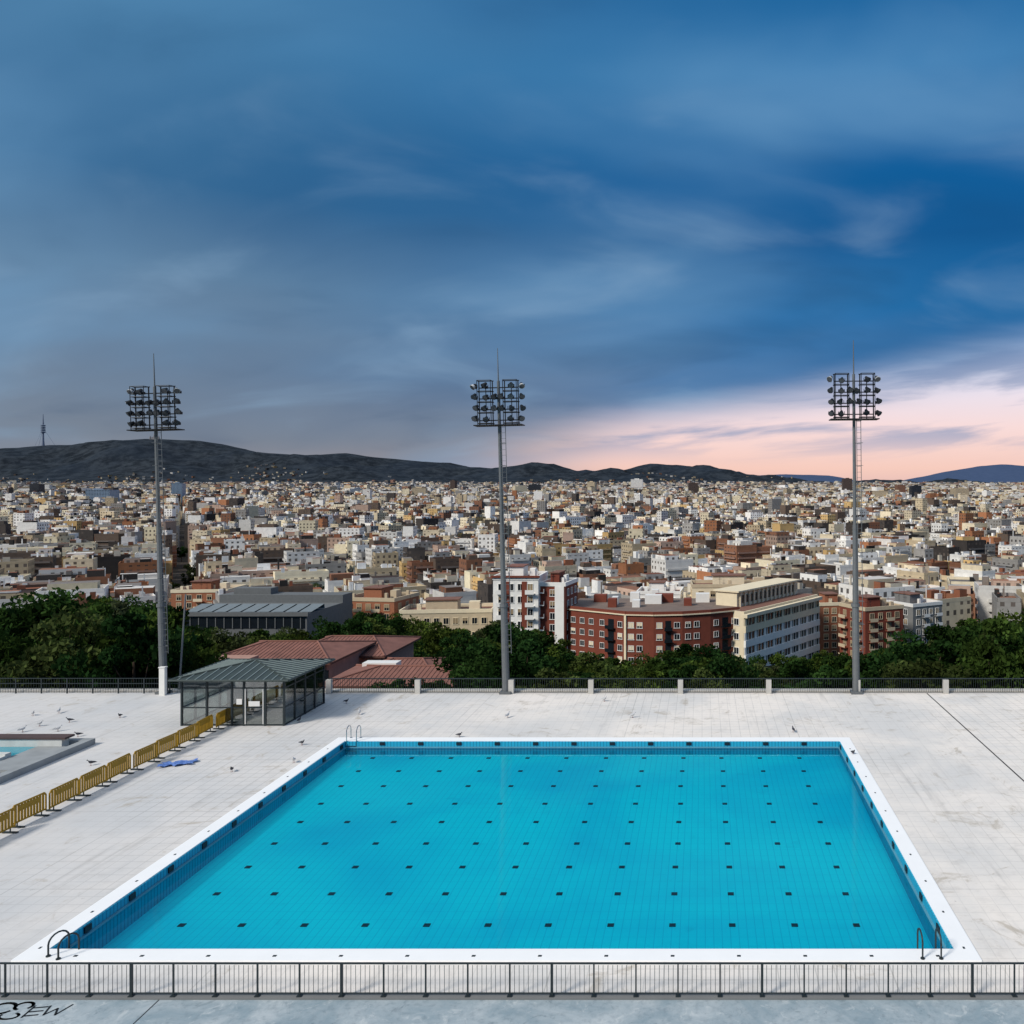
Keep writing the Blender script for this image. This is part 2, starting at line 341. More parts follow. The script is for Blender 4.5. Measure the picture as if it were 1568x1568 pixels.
def apartment(name,x0,Y,wid,dep,zb,zt,yaw,floors,cols,wall,trim,roof=None,balc=None,sidecols=3,pent=True,ww=1.3,wh=1.6):
    e=empty(name,(x0,Y,zb)); e.rotation_euler[2]=yaw; h=zt-zb
    W,Fm,G,R_,S=MB(),MB(),MB(),MB(),MB()
    W.box(0,wid,0,dep,-6,h)
    for (t,xa,xb,nc) in ((Matrix.Identity(4),0,wid,cols),(T(0,dep,0,-math.pi/2),0,dep,sidecols),(T(wid,0,0,math.pi/2),0,dep,sidecols)):
        for q in (W,Fm,G,S): q.xf=t
        windows(W,Fm,G,xa+0.8,xb-0.8,0,h-0.3,0,floors,nc,ww,wh,balc=balc,shut=S)
    for q in (W,Fm,G,S): q.xf=Matrix.Identity(4)
    R_.box(0.25,wid-0.25,0.25,dep-0.25,h,h+0.05)
    for a in ((-0.15,wid+0.15,-0.15,0.25),(-0.15,wid+0.15,dep-0.25,dep+0.15),(-0.15,0.25,0.25,dep-0.25),(wid-0.25,wid+0.15,0.25,dep-0.25)):
        Fm.box(*a,h+0.002,h+1.0)
    if pent:
        W.box(wid*0.25,wid*0.6,dep*0.3,dep*0.75,h+0.05,h+3); R_.box(wid*0.23,wid*0.62,dep*0.27,dep*0.78,h+3,h+3.25)
        Fm.box(wid*0.72,wid*0.84,dep*0.4,dep*0.6,h+0.05,h+2.4)
        for k in range(5):
            px=random.uniform(1,wid-1);py=random.uniform(1,dep-1); G.cyl((px,py,h),(px,py,h+random.uniform(2.5,5)),0.05)
            G.box(px-0.5,px+0.5,py-0.04,py+0.04,h+2.2,h+2.28)
        for k in range(4):
            px=random.uniform(1,wid-2);py=random.uniform(1,dep-2); Fm.box(px,px+0.8,py,py+0.8,h+0.05,h+1.8)
    for q,nm,ms in ((W,'walls',wall),(Fm,'window_frames_and_parapet',trim),(G,'window_glass',M_glass),(R_,'roof',roof or M_roof),(S,'shutters',M_shut)):
        if q.V: q.obj(nm,[ms],e)
    return e
Yt=216; x0=gx(755,Yt); zt=gz(888,Yt)
e=apartment('white_apartment_tower',x0,Yt,11.5,13,-36,zt,0.0,8,4,M_white,M_white,M_tc,balc=lambda i,j:j in(0,3))
q=MB(); h=zt+36; q.box(2.9,4.2,-0.16,0,0,h-0.4); q.box(7.3,8.6,-0.16,0,0,h-0.4); q.box(-0.4,11.9,-0.5,-0.16,h+0.6,h+1.1); q.obj('brick_pilasters',[M_brick],e)
e=apartment('brick_apartment_tower',x0+11.6,Yt+2,6.6,12,-36,zt-1.8,-0.12,8,1,M_brick,M_white,M_roof,balc=None)
q=MB(); q.box(3.9,6.3,-0.18,0,0,zt-1.8+36); q.obj('white_end_wall',[M_white],e)
e=empty('curved_brick_building',(0,0,0)); W,Fm,G,R_,S=MB(),MB(),MB(),MB(),MB()
fp=[(870,219),(914,214),(958,209),(1001,208),(1045,209),(1088,212),(1132,217)]
P=[(gx(p,Y),Y) for p,Y in fp]; zr=-18.2; zb=-39
back=[(P[-1][0]-2,240),(P[0][0],240)]
poly=P+back; nP=len(poly)
W.add([(x,y,zb) for x,y in poly]+[(x,y,zr) for x,y in poly],[(i,(i+1)%nP,nP+(i+1)%nP,nP+i) for i in range(nP)]+[tuple(range(nP,2*nP))])
for i in range(len(P)-1):
    a=Vector(P[i]);c=Vector(P[i+1]); d=c-a; ln=d.length; t=T(a.x,a.y,zb,math.atan2(d.y,d.x))
    for q in (W,Fm,G,S,R_): q.xf=t
    windows(W,Fm,G,0.3,ln-0.3,2.5,zr-zb-1.0,0,6,3,1.25,1.3,skip=(lambda i_,j_:j_==1) if i%2 else (lambda i_,j_:j_==2 and i!=0),shut=S)
    if i%2: 
        for fl in range(6):
            z_=2.5+fl*(zr-zb-3.5)/6; G.box(ln*0.4,ln*0.6,-0.04,0.0,z_+0.4,z_+2.6); G.box(ln*0.36,ln*0.64,-0.9,0,z_+0.2,z_+0.38); G.box(ln*0.36,ln*0.64,-0.9,-0.84,z_+0.38,z_+1.1)
    S.box(0,ln,-0.35,0.0,zr-zb+0.003,zr-zb+0.3); R_.box(0,ln,-0.2,0.15,zr-zb+0.3,zr-zb+1.0)
    if i==1: S.box(ln-0.3,ln+0.3,-0.3,0.0,0,zr-zb)
for q in (W,Fm,G,S,R_): q.xf=Matrix.Identity(4)
q=MB(); q.add([(x,y+(1.0 if k<len(P) else -0.5),zr+0.3) for k,(x,y) in enumerate(poly)],[tuple(range(nP))]); q.obj('roof',[mat('roof_gravel',(120,104,94),0.9,0,0.3,0.4)],e)
for k in range(10):
    cx=random.uniform(-30,4); cy=random.uniform(220,235); ww=random.uniform(1.5,5); (W if k%3==0 else Fm).box(cx,cx+ww,cy,cy+3,zr+0.3,zr+random.uniform(2,3.6))
for q,nm,ms in ((W,'walls',M_brick),(Fm,'frames_and_cornice',M_frame),(G,'window_glass',M_glass),(R_,'parapet',M_brick),(S,'shutters_and_cornice',M_cream)): q.obj(nm,[ms],e)
a=Vector((gx(1141,214),214));c=Vector((gx(1254,250),250)); d=c-a; ln=d.length; yaw=math.atan2(d.y,d.x); zt=-19.0; zb=-41
e=empty('banded_office_building',(a.x,a.y,zb)); e.rotation_euler[2]=yaw; h=zt-zb
W,Fm,G,R_=MB(),MB(),MB(),MB(); W.box(0,ln,0.35,14,-3,h)
nf=6; fh=h/nf
for i in range(nf):
    z0=i*fh; (Fm if i<nf-1 else W).box(-0.1,ln+0.1,-0.25,0.34,z0-0.75,z0+0.95)
    G.box(0,ln,0.15,0.34,z0+0.952,z0+fh-0.752)
    for j in range(27):
        xx=j*ln/26; (Fm if i<nf-1 else W).box(xx-0.1,xx+(0.9 if j%3==0 else 0.08),-0.05,0.15,z0+0.951,z0+fh-0.751)
W.box(-0.5,ln+0.5,-0.9,0.34,h-0.6,h+0.3); W.box(0,ln,0.36,13.9,h,h+0.9); R_.box(0.5,ln-0.5,0.8,13.5,h+0.9,h+0.95)
W.box(6,ln-2,6,12.5,h+0.95,h+4.8); G.box(7,ln-3,5.9,5.99,h+1.8,h+3.8)
for j in range(14): W.box(7+j*2.4,7.5+j*2.4,5.5,5.89,h+0.95,h+4.6)
W.box(5.5,ln-1.5,5.2,13,h+4.8,h+5.2)
for q in (Fm,G): q.xf=T(0,14,0,-math.pi/2)
windows(W,Fm,G,0.8,13,0,h,0,6,4)
for q in (Fm,G): q.xf=Matrix.Identity(4)
for q,nm,ms in ((W,'walls',M_cream),(Fm,'white_spandrel_bands',M_white),(G,'window_glass',M_glass),(R_,'roof',M_roof)): q.obj(nm,[ms],e)
apartment('cream_apartment_block',gx(1060,248),248,26,12,-38,gz(900,248),0.05,7,7,M_cream,M_beige,balc=lambda i,j:j%2==0)
apartment('white_apartment_block',gx(975,252),252,13,12,-38,gz(910,252),-0.05,6,4,M_white,M_white)
apartment('brown_apartment_block',gx(525,232),232,15,14,-36,gz(920,232),-0.15,7,5,M_brick2,M_beige,balc=lambda i,j:j in(1,3))
apartment('beige_low_building',gx(612,226),226,24,12,-36,gz(940,226),0.12,4,9,M_beige,M_cream)
apartment('orange_apartment_block',gx(262,270),270,17,14,-38,gz(908,270),0.1,7,5,M_brick2,M_cream,balc=lambda i,j:j==2)
apartment('brick_apartment_block',gx(1325,232),232,13,12,-40,gz(936,232),0.45,7,4,M_brick,M_beige,balc=lambda i,j:j%2==0)
apartment('grey_apartment_block',gx(1398,248),248,12,14,-42,gz(930,248),0.55,7,4,M_grey,M_frame,balc=lambda i,j:j%2==1)
apartment('brown_apartment_block',gx(1255,262),262,12,12,-42,gz(928,262),0.2,7,4,M_brick2,M_cream)
e=empty('grey_sports_hall',(gx(262,200),200,0)); W,G,R_=MB(),MB(),MB(); L0=gx(470,200)-gx(262,200); zt=gz(940,200)
W.box(0,L0,0,20,-34,zt); G.box(0.5,L0-0.5,-0.12,0,zt-3.4,zt-0.9); W.box(-0.5,L0+0.5,-0.6,-0.0,zt-0.5,zt+0.4)
for j in range(16): W.box(0.5+j*L0/16,0.7+j*L0/16,-0.25,-0.12,zt-3.4,zt-0.9)
for j in range(9):
    xx=2+j*3.4; R_.add([(xx,2,zt+0.2),(xx+2.9,2,zt+0.2),(xx+2.9,9,zt+1.2),(xx,9,zt+1.2),(xx,9.2,zt+0.1),(xx+2.9,9.2,zt+0.1)],[(0,1,2,3),(3,2,5,4)])
W.box(0,L0,20,26,-30,zt+2.0); W.box(L0*0.1,L0*0.4,21,25,zt+2,zt+3.6)
for q,nm,ms in ((W,'walls',mat('hall_grey',(104,106,106),0.9)),(G,'glazing',M_glass),(R_,'skylights',mat('skylight_panel',(120,128,130),0.6,0.0,0.2))): q.obj(nm,[ms],e)
e=empty('terracotta_roof_building',(0,0,0)); W,R_,G,Tm=MB(),MB(),MB(),MB()
def hip(x0,x1,y0,y1,zb,ze,zr,ov=0.7,rid=0.3):
    W.box(x0,x1,y0,y1,zb,ze-0.23); a,b_,c,d=x0-ov,x1+ov,y0-ov,y1+ov; ym=(c+d)/2; dx=(b_-a)*rid
    v=[(a,c,ze),(b_,c,ze),(b_,d,ze),(a,d,ze),(a+dx,ym,zr),(b_-dx,ym,zr)]
    R_.add(v,[(0,1,5,4),(1,2,5),(2,3,4,5),(3,0,4)]); 
    Tm.box(a,b_,c,d,ze-0.22,ze-0.004)
    for p,q in ((0,4),(1,5),(2,5),(3,4),(4,5)): R_.cyl(Vector(v[p])+Vector((0,0,0.03)),Vector(v[q])+Vector((0,0,0.03)),0.11,n=6)
    n_=int((b_-a)/0.45)
    for k in range(n_):
        xx=a+(k+0.5)*(b_-a)/n_; t=min(1,(xx-a)/dx,(b_-xx)/dx); R_.cyl((xx,c,ze+0.02),(xx,c+(ym-c)*t,ze+(zr-ze)*t+0.02),0.04,n=5,cap=False)
hip(gx(318,88),gx(500,88),88,99,-16,gz(1013,88),gz(1013,88)+1.1)
hip(gx(432,96),gx(578,96),97,108,-16,gz(1003,97),gz(1003,97)+1.2)
hip(gx(500,80),gx(712,80),80,88,-16,gz(1048,80),gz(1048,80)+0.9)
hip(gx(560,90),gx(655,90),90,97,-16,gz(1030,90),gz(1030,90)+0.8)
W.box(gx(505,79),gx(562,79),86.5,88,-12,gz(1017,86),1); W.box(gx(312,84),gx(372,84),84,87,-14,gz(1012,84))
for j in range(6): G.box(gx(330,87.9)+j*2.1,gx(330,87.9)+j*2.1+1.2,87.9,88.0,gz(1013,88)-2.2,gz(1013,88)-0.9)
for q,nm,ms in ((W,'walls',[mat('salmon_render',(176,136,120),0.9),M_frame]),(R_,'tiled_roof',[M_tc]),(G,'windows',[M_glass]),(Tm,'eaves',[mat('eaves_brown',(96,66,56),0.9)])): q.obj(nm,ms,e)
M_hr={'d':mat('tower_dark',(42,44,50),0.5,0,0.2,0.05),'g':mat('tower_glass',(120,140,160),0.4,0,0.2,0.05),'b':M_beige,'w':M_white,'n':mat('tower_brown',(84,68,60),0.9)}
for px,yt,wp,Y,kd in ((52,741,14,3000,'d'),(148,750,34,2100,'g'),(100,768,58,1900,'d'),(270,740,15,2700,'g'),(470,772,14,2000,'b'),(641,747,20,2700,'b'),(693,736,8,3700,'n'),(818,742,18,3500,'d'),(1298,733,14,3400,'n'),(1404,744,15,2500,'d'),(1459,789,32,1300,'d'),(1474,748,22,2400,'b'),(975,734,18,3800,'w'),(1278,812,46,1150,'w'),(945,842,70,850,'b'),(1060,838,22,1000,'n'),(380,838,30,1000,'b'),(340,850,22,900,'w'),(1500,830,80,1050,'b'),(1552,826,40,1000,'w'),(1110,842,20,1000,'n'),(1170,834,30,1100,'n'),(1350,752,20,2600,'b'),(1062,740,14,3200,'n'),(905,738,12,3600,'b'),(560,756,12,2700,'w'),(760,752,14,2900,'n'),(20,760,16,2300,'b')):
    wd=wp/F*Y; x0=gx(px,Y)-wd/2; zt=gz(yt,Y); zb=float(terr(x0,Y)); h=zt-zb; W,G=MB(),MB(); e=empty('high_rise_building',(x0,Y,zb)); e.rotation_euler[2]=random.uniform(-0.2,0.2)
    W.box(0,wd,0,wd*0.7+6,-5,h); W.box(wd*.3,wd*.7,3,6,h,h+3.5); nf=max(3,int(h/3.3)); nc=max(3,int(wd/3.6))
    W.box(-0.2,wd+0.2,-0.3,0,h-0.6,h+0.6)
    for t,l_ in ((Matrix.Identity(4),wd),(T(0,wd*0.7+6,0,-math.pi/2),wd*0.7+6)):
        G.xf=t; k=max(3,int(l_/3.6))
        for i in range(nf):
            for j in range(k): G.box(j*l_/k+l_/k*0.2,j*l_/k+l_/k*0.8,-0.1,0,i*h/nf+1,i*h/nf+2.5)
    W.obj('walls',[M_hr[kd]],e); G.obj('windows',[M_glass],e)
q=MB(); tx=gx(66,7950); zb=gz(683,7950); s=7950/F
q.lathe([((tx,7950,zb-10),14),((tx,7950,zb+8*s),9),((tx,7950,gz(662,7950)),7)],10)
for k in range(5): zc=gz(663,7950)+k*16; q.lathe([((tx,7950,zc),17),((tx,7950,zc+10),20),((tx,7950,zc+12),8)],10)
q.lathe([((tx,7950,gz(650,7950)),8),((tx,7950,gz(645,7950)),5),((tx,7950,gz(634,7950)),2)],8)
for a in range(3): q.cyl((tx+110*math.cos(a*2.1+.5),7950+110*math.sin(a*2.1+.5),zb-30),(tx,7950,gz(655,7950)),0.8)
q.obj('communications_tower',[mat('tower_steel',(112,122,140),0.6)])
q=MB(); tx=gx(236,7900); zb=gz(676,7900); q.box(tx-45,tx+45,7890,7930,zb-30,zb+22); q.box(tx-22,tx+22,7895,7925,zb+22,zb+42)
for a,hh in ((-40,20),(40,20),(0,0)): q.lathe([((tx+a,7905,zb+20),9 if a else 14),((tx+a,7905,zb+36 if a else zb+60),7),((tx+a,7905,zb+55 if a else zb+84),1)],8)
q.obj('hilltop_church',[mat('church_stone',(120,118,120),0.9)])

# ---------------------------------------------------------------- trees
ml=bpy.data.materials.new('foliage'); b=NB(nt(ml)); at=b.n('ShaderNodeAttribute',attribute_name='Col'); oi=b.n('ShaderNodeObjectInfo')
c1=b.ramp(oi.outputs['Random'],[(0,(0.014,0.036,0.011)),(0.5,(0.028,0.056,0.014)),(0.85,(0.058,0.084,0.016)),(1,(0.046,0.056,0.028))]); cl=b.mix(1.0,c1,at.outputs['Color'],'MULTIPLY')
df=b.n('ShaderNodeBsdfDiffuse'); b.l(cl,df.inputs[0]); tr=b.n('ShaderNodeBsdfTranslucent'); b.l(cl,tr.inputs[0]); mx=b.n('ShaderNodeMixShader'); mx.inputs[0].default_value=0.25
b.l(df.outputs[0],mx.inputs[1]); b.l(tr.outputs[0],mx.inputs[2]); ou=b.n('ShaderNodeOutputMaterial'); b.l(mx.outputs[0],ou.inputs[0])
mbk=mat('bark',(70,56,44),0.95)
def treemesh(seed,cr=3.6,nclump=34,nleaf=190):
    r=np.random.default_rng(seed); q=MB(); 
    q.cyl((0,0,-1.5),(0.1,0.05,3),0.28,0.2,8,0); q.cyl((0.1,0.05,3),(0.2,0.1,6.5),0.2,0.08,7,0)
    C=[]
    for k in range(nclump):
        d=r.normal(size=3); d/=np.linalg.norm(d); rr=r.uniform(0.45,1.12)
        c=np.array([d[0]*cr*rr,d[1]*cr*rr,6.2+d[2]*3.1*rr]); 
        if c[2]<3.2: c[2]=3.2+r.uniform(0,1)
        C.append(c)
    for k in range(0,nclump,4): q.cyl((0.1,0.05,r.uniform(2.3,4.5)),tuple(C[k]*0.92),0.1,0.03,5,0)
    LV=[];LC=[]
    for c in C:
        rad=r.uniform(0.55,1.2); p=r.normal(size=(nleaf,3)); p/=np.linalg.norm(p,axis=1)[:,None]; p*=(r.uniform(0.2,1.15,(nleaf,1))**0.5)*rad*np.array([1.1,1.1,0.75]); p+=c
        a=r.normal(size=(nleaf,3)); a/=np.linalg.norm(a,axis=1)[:,None]; t=r.normal(size=(nleaf,3)); bb=np.cross(a,t); bb/=np.linalg.norm(bb,axis=1)[:,None]
        sz=r.uniform(0.09,0.2,(nleaf,1)); a=a*sz*1.3; bb=bb*sz
        LV.append(np.stack([p-a,p+bb*0.8,p+a,p-bb*0.8],1))
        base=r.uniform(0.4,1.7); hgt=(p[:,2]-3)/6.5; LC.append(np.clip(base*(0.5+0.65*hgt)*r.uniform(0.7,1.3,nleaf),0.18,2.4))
    LV=np.concatenate(LV); LC=np.concatenate(LC); nl=len(LV)
    me=bpy.data.meshes.new('tree_mesh'); nv=len(q.V)
    me.from_pydata(q.V+[tuple(v) for v in LV.reshape(-1,3)],[],q.F+[[nv+4*i,nv+4*i+1,nv+4*i+2,nv+4*i+3] for i in range(nl)])
    me.materials.append(mbk); me.materials.append(ml)
    me.polygons.foreach_set('material_index',[0]*len(q.F)+[1]*nl)
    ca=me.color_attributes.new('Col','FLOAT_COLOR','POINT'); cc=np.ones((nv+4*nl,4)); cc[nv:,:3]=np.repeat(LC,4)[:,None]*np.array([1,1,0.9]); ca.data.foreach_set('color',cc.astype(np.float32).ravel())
    return me
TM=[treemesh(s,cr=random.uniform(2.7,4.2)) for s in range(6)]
PX=[-300,0,60,170,230,262,300,470,530,570,600,640,700,770,820,870,950,1040,1080,1140,1200,1250,1262,1330,1380,1430,1500,1568,1800]
PYY=[924,936,924,918,926,956,964,958,946,940,948,950,954,958,970,988,1001,990,986,1000,1012,1004,990,996,986,970,952,930,912]
def tree(x,y,top,name='park_tree'):
    zg=float(terr(x,y)); h=top-zg
    if h<4: return
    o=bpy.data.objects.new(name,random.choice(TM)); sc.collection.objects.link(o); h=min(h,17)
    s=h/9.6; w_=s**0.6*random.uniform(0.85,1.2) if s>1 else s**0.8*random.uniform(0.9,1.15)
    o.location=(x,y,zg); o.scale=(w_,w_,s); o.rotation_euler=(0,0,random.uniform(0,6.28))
cnt=0; pts=[]
for _ in range(9000):
    Y=58+ (random.random()**0.8)*134; p=random.uniform(-160,1730); X=gx(p,Y)
    if 285<p<745 and Y<116: continue
    if any((X-a)**2+(Y-c)**2<(4.3+Y*0.004)**2 for a,c in pts): continue
    pts.append((X,Y)); tp=np.interp(p,PX,PYY)+random.uniform(-4,42)+ (max(0,100-Y)*0.35 if 730<p<1400 else 0)
    tree(X,Y,gz(tp,Y)); cnt+=1
    if cnt>420: break
for p,Y,tp in ((600,70,1052),(640,68,1050),(668,73,1040),(740,68,1015),(728,90,990),(572,72,1056),(622,76,1042)): tree(gx(p,Y),Y,gz(tp,Y),'shrub')
for _ in range(120):
    Y=random.uniform(265,900); p=random.uniform(-100,1600); X=gx(p,Y); tree(X,Y,float(terr(X,Y))+random.uniform(11,18),'street_tree')
print('trees',cnt)

# ---------------------------------------------------------------- deck and pool
PX0,PX1,PY0,PY1=-18.0,6.95,23.4,42.8
m=bpy.data.materials.new('deck_paving'); b=NB(nt(m)); g=b.pos(); x,y,z=b.xyz(g)
def grid(u,per,wd): 
    fr=b.m('FRACT',b.m('ADD',b.m('DIVIDE',u,per),0.5)); return b.m('LESS_THAN',b.m('ABSOLUTE',b.m('SUBTRACT',fr,0.5)),wd/per/2)
small=b.m('MAXIMUM',grid(x,0.5,0.035),grid(y,0.5,0.035)); big=b.m('MAXIMUM',grid(b.m('SUBTRACT',x,14.0),9.0,0.04),grid(b.m('SUBTRACT',y,1.0),6.5,0.04))
n1=b.noise(g,0.16,6,0.6,0.4); n2=b.noise(g,1.3,6,0.65); n3=b.noise(g,14,3,0.5); n5=b.noise(g,0.07,3,0.5)
c=b.mix(b.sm(n1,0.32,0.66),s2l((220,216,210)),s2l((246,236,224)))
c=b.mix(b.m('MULTIPLY',b.sm(x,-6,-26),0.5),c,s2l((192,194,196)))
c=b.mix(b.m('MULTIPLY',b.sm(n2,0.48,0.78),0.40),c,s2l((182,176,168)))
c=b.mix(b.m('MULTIPLY',small,b.m('MULTIPLY_ADD',b.sm(n5,0.4,0.6),0.24,0.10)),c,s2l((130,128,122))); c=b.mix(b.m('MULTIPLY',big,0.18),c,s2l((120,118,112)))
c=b.mix(b.m('MULTIPLY',b.sm(b.noise(g,0.45,6,0.72,1.2),0.56,0.69),0.6),c,s2l((170,156,134)))
mp_=b.n('ShaderNodeMapping'); mp_.inputs['Scale'].default_value=(1.6,0.12,1); b.l(g,mp_.inputs[0])
c=b.mix(b.m('MULTIPLY',b.sm(b.noise(mp_.outputs[0],1.0,5,0.65,0.3),0.55,0.75),0.30),c,s2l((150,146,140)))
c=b.mix(b.m('MULTIPLY',b.sm(b.noise(g,3.5,4,0.7),0.66,0.75),0.5),c,s2l((120,116,110)))
c=b.mix(b.m('MULTIPLY',n3,0.10),c,s2l((160,158,154)))
pbr(b,c,0.75,bump=n3,bs=0.1,bd=0.004); M_deck=m
ow=0.58; q=MB(); X0,X1,Y0,Y1=-80,55,21.3,53.2
q.box(X0,PX0-ow,Y0,Y1,-0.4,0); q.box(PX1+ow,X1,Y0,Y1,-0.4,0); q.box(PX0-ow,PX1+ow,Y0,PY0-ow,-0.4,0); q.box(PX0-ow,PX1+ow,PY1+ow,Y1,-0.4,0)
q.obj('pool_deck',[M_deck])
q=MB(); q.box(14.0,14.07,21.4,53,0.0,0.004); q.obj('deck_drain_joint',[mat('joint_dark',(52,50,50),0.9)])
q=MB(); q.box(X0,X1,53.2,53.75,-9,0.12); q.obj('retaining_wall',[mat('retaining_wall_concrete',(196,190,180),0.85)])
M_cop=mat('coping_white',(250,249,246),0.6,0,0.05,1.0)
q=MB(); zc=0.05
q.box(PX0-ow,PX0,PY0-ow,PY1+ow,-0.4,zc); q.box(PX1,PX1+ow,PY0-ow,PY1+ow,-0.4,zc); q.box(PX0,PX1,PY0-ow,PY0,-0.4,zc); q.box(PX0,PX1,PY1,PY1+ow,-0.4,zc)
q.obj('pool_coping',[M_cop])
m=bpy.data.materials.new('pool_tiles'); b=NB(nt(m)); g=b.pos(); x,y,z=b.xyz(g)
ln=b.m('MAXIMUM',grid(b.m('SUBTRACT',x,0.1),0.26,0.028),b.m('MULTIPLY',grid(y,0.5,0.03),0.5)); n1=b.noise(g,0.09,4,0.55,0.5); n2=b.noise(g,0.7,6,0.62,0.6)
c=b.mix(b.sm(n1,0.34,0.60),s2l((0,214,244)),s2l((0,240,255))); c=b.mix(b.m('MULTIPLY',ln,0.36),c,s2l((0,166,214)))
c=b.mix(b.m('MULTIPLY',b.sm(n2,0.60,0.76),0.16),c,s2l((0,130,180))); pbr(b,c,0.5,spec=0.2); M_tile=m
m=bpy.data.materials.new('pool_wall_tiles'); b=NB(nt(m)); g=b.pos(); x,y,z=b.xyz(g)
ln=b.m('MAXIMUM',grid(x,0.16,0.04),grid(y,0.16,0.04)); c=b.mix(b.m('MULTIPLY',ln,0.6),s2l((44,165,196)),s2l((10,95,130))); pbr(b,c,0.5,spec=0.2); M_wt=m
def fz(Y): return -1.05+0.42*(Y-PY0)/(PY1-PY0)
e=empty('swimming_pool',(0,0,0)); q=MB()
q.add([(PX0,PY0,fz(PY0)),(PX1,PY0,fz(PY0)),(PX1,PY1,fz(PY1)),(PX0,PY1,fz(PY1))],[(0,1,2,3)]); q.obj('pool_floor',[M_tile],e)
q=MB(); t=0.04
q.box(PX0,PX0+t,PY0,PY1,-1.1,0.02); q.box(PX1-t,PX1,PY0,PY1,-1.1,0.02); q.box(PX0+t,PX1-t,PY0,PY0+t,-1.1,0.02); q.box(PX0+t,PX1-t,PY1-t,PY1,-1.1,0.02)
q.obj('pool_walls',[M_wt],e)
q=MB()
rows=[]
for py in (1417,1369,1328,1292,1259,1231,1204,1181,1161):
    Y=30.0
    for _ in range(30): Y=(H-fz(Y))*F/(py-HZ)
    rows.append(Y)
for Y in rows:
    for j in range(12):
        X=-16.35+j*1.925+random.uniform(-.03,.03); zf=fz(Y); q.box(X-0.10,X+0.10,Y-0.09,Y+0.09,zf-0.02,zf+0.02)
for j in range(12):
    X=-16.1+j*1.93; q.box(X-0.13,X+0.13,PY1-0.08,PY1-0.04,-0.16,-0.01); q.box(X-0.13,X+0.13,PY0+0.04,PY0+0.08,-0.16,-0.01)
for Y in [PY0+1.4+k*1.94 for k in range(10)]:
    q.box(PX0+0.04,PX0+0.08,Y-0.14,Y+0.14,-0.2,-0.02); q.box(PX1-0.08,PX1-0.04,Y-0.14,Y+0.14,-0.2,-0.02)
q.obj('depth_marker_tiles',[mat('marker_black',(14,30,42),0.6)],e)
q=MB()
for sx in (PX0+0.04,PX1-0.10): q.box(sx,sx+0.06,PY0+0.1,PY1-0.1,-0.30,-0.24)
q.box(PX0+0.1,PX1-0.1,PY1-0.10,PY1-0.041,-0.30,-0.24)
q.obj('overflow_channel',[mat('gutter',(90,150,170),0.5)],e)
m=bpy.data.materials.new('pool_water'); b=NB(nt(m)); g=b.pos(); n=b.noise(g,1.6,4,0.55,0.5); n2=b.noise(g,6,2,0.5)
bu=b.n('ShaderNodeBump'); bu.inputs['Strength'].default_value=0.25; bu.inputs['Distance'].default_value=0.012; b.l(b.m('ADD',n,b.m('MULTIPLY',n2,0.3)),bu.inputs['Height'])
trn=b.n('ShaderNodeBsdfTransparent'); trn.inputs[0].default_value=(0.80,0.985,1.0,1); gl=b.n('ShaderNodeBsdfGlossy'); gl.inputs['Roughness'].default_value=0.05; b.l(bu.outputs[0],gl.inputs['Normal'])
fr=b.n('ShaderNodeFresnel'); fr.inputs[0].default_value=1.33; b.l(bu.outputs[0],fr.inputs['Normal'])
mx=b.n('ShaderNodeMixShader'); b.l(fr.outputs[0],mx.inputs[0]); b.l(trn.outputs[0],mx.inputs[1]); b.l(gl.outputs[0],mx.inputs[2]); ou=b.n('ShaderNodeOutputMaterial'); b.l(mx.outputs[0],ou.inputs[0])
q=MB(); q.add([(PX0+t,PY0+t,-0.33),(PX1-t,PY0+t,-0.33),(PX1-t,PY1-t,-0.33),(PX0+t,PY1-t,-0.33)],[(0,1,2,3)]); q.obj('pool_water',[m],e)
M_chr=mat('stainless_steel',(170,176,180),0.25,1.0,0.1)
M_dk=mat('painted_steel_dark',(46,54,56),0.5,0.2,0.15)
def ladder(x,y,ang,mt,k_=0.62,sp=0.25):
    q=MB(); q.xf=T(x,y,0,ang)
    for s in (-sp,sp):
        pts=[(s,0.38,0.05),(s,0.38,0.5*k_)]+[(s,0.38-0.27*(1-math.cos(a)),0.5*k_+0.24*math.sin(a)) for a in [k*math.pi/8 for k in range(1,8)]]+[(s,-0.16,0.5*k_),(s,-0.16,-0.85)]
        q.tube(pts,0.024,8)
        q.cyl((s,0.38,0.05),(s,0.38,0.08),0.06)
    for zz in (-0.2,-0.45,-0.7): q.box(-sp,sp,-0.21,-0.11,zz-0.015,zz+0.015)
    q.obj('pool_ladder',[mt])
ladder(gx(104,23.3),PY0-0.10,math.pi-0.35,M_dk,0.7,0.2); ladder(gx(540,42.9),PY1+0.12,0,M_chr,1.0); ladder(gx(1421,23.3),PY0-0.12,math.pi,M_dk,0.9)

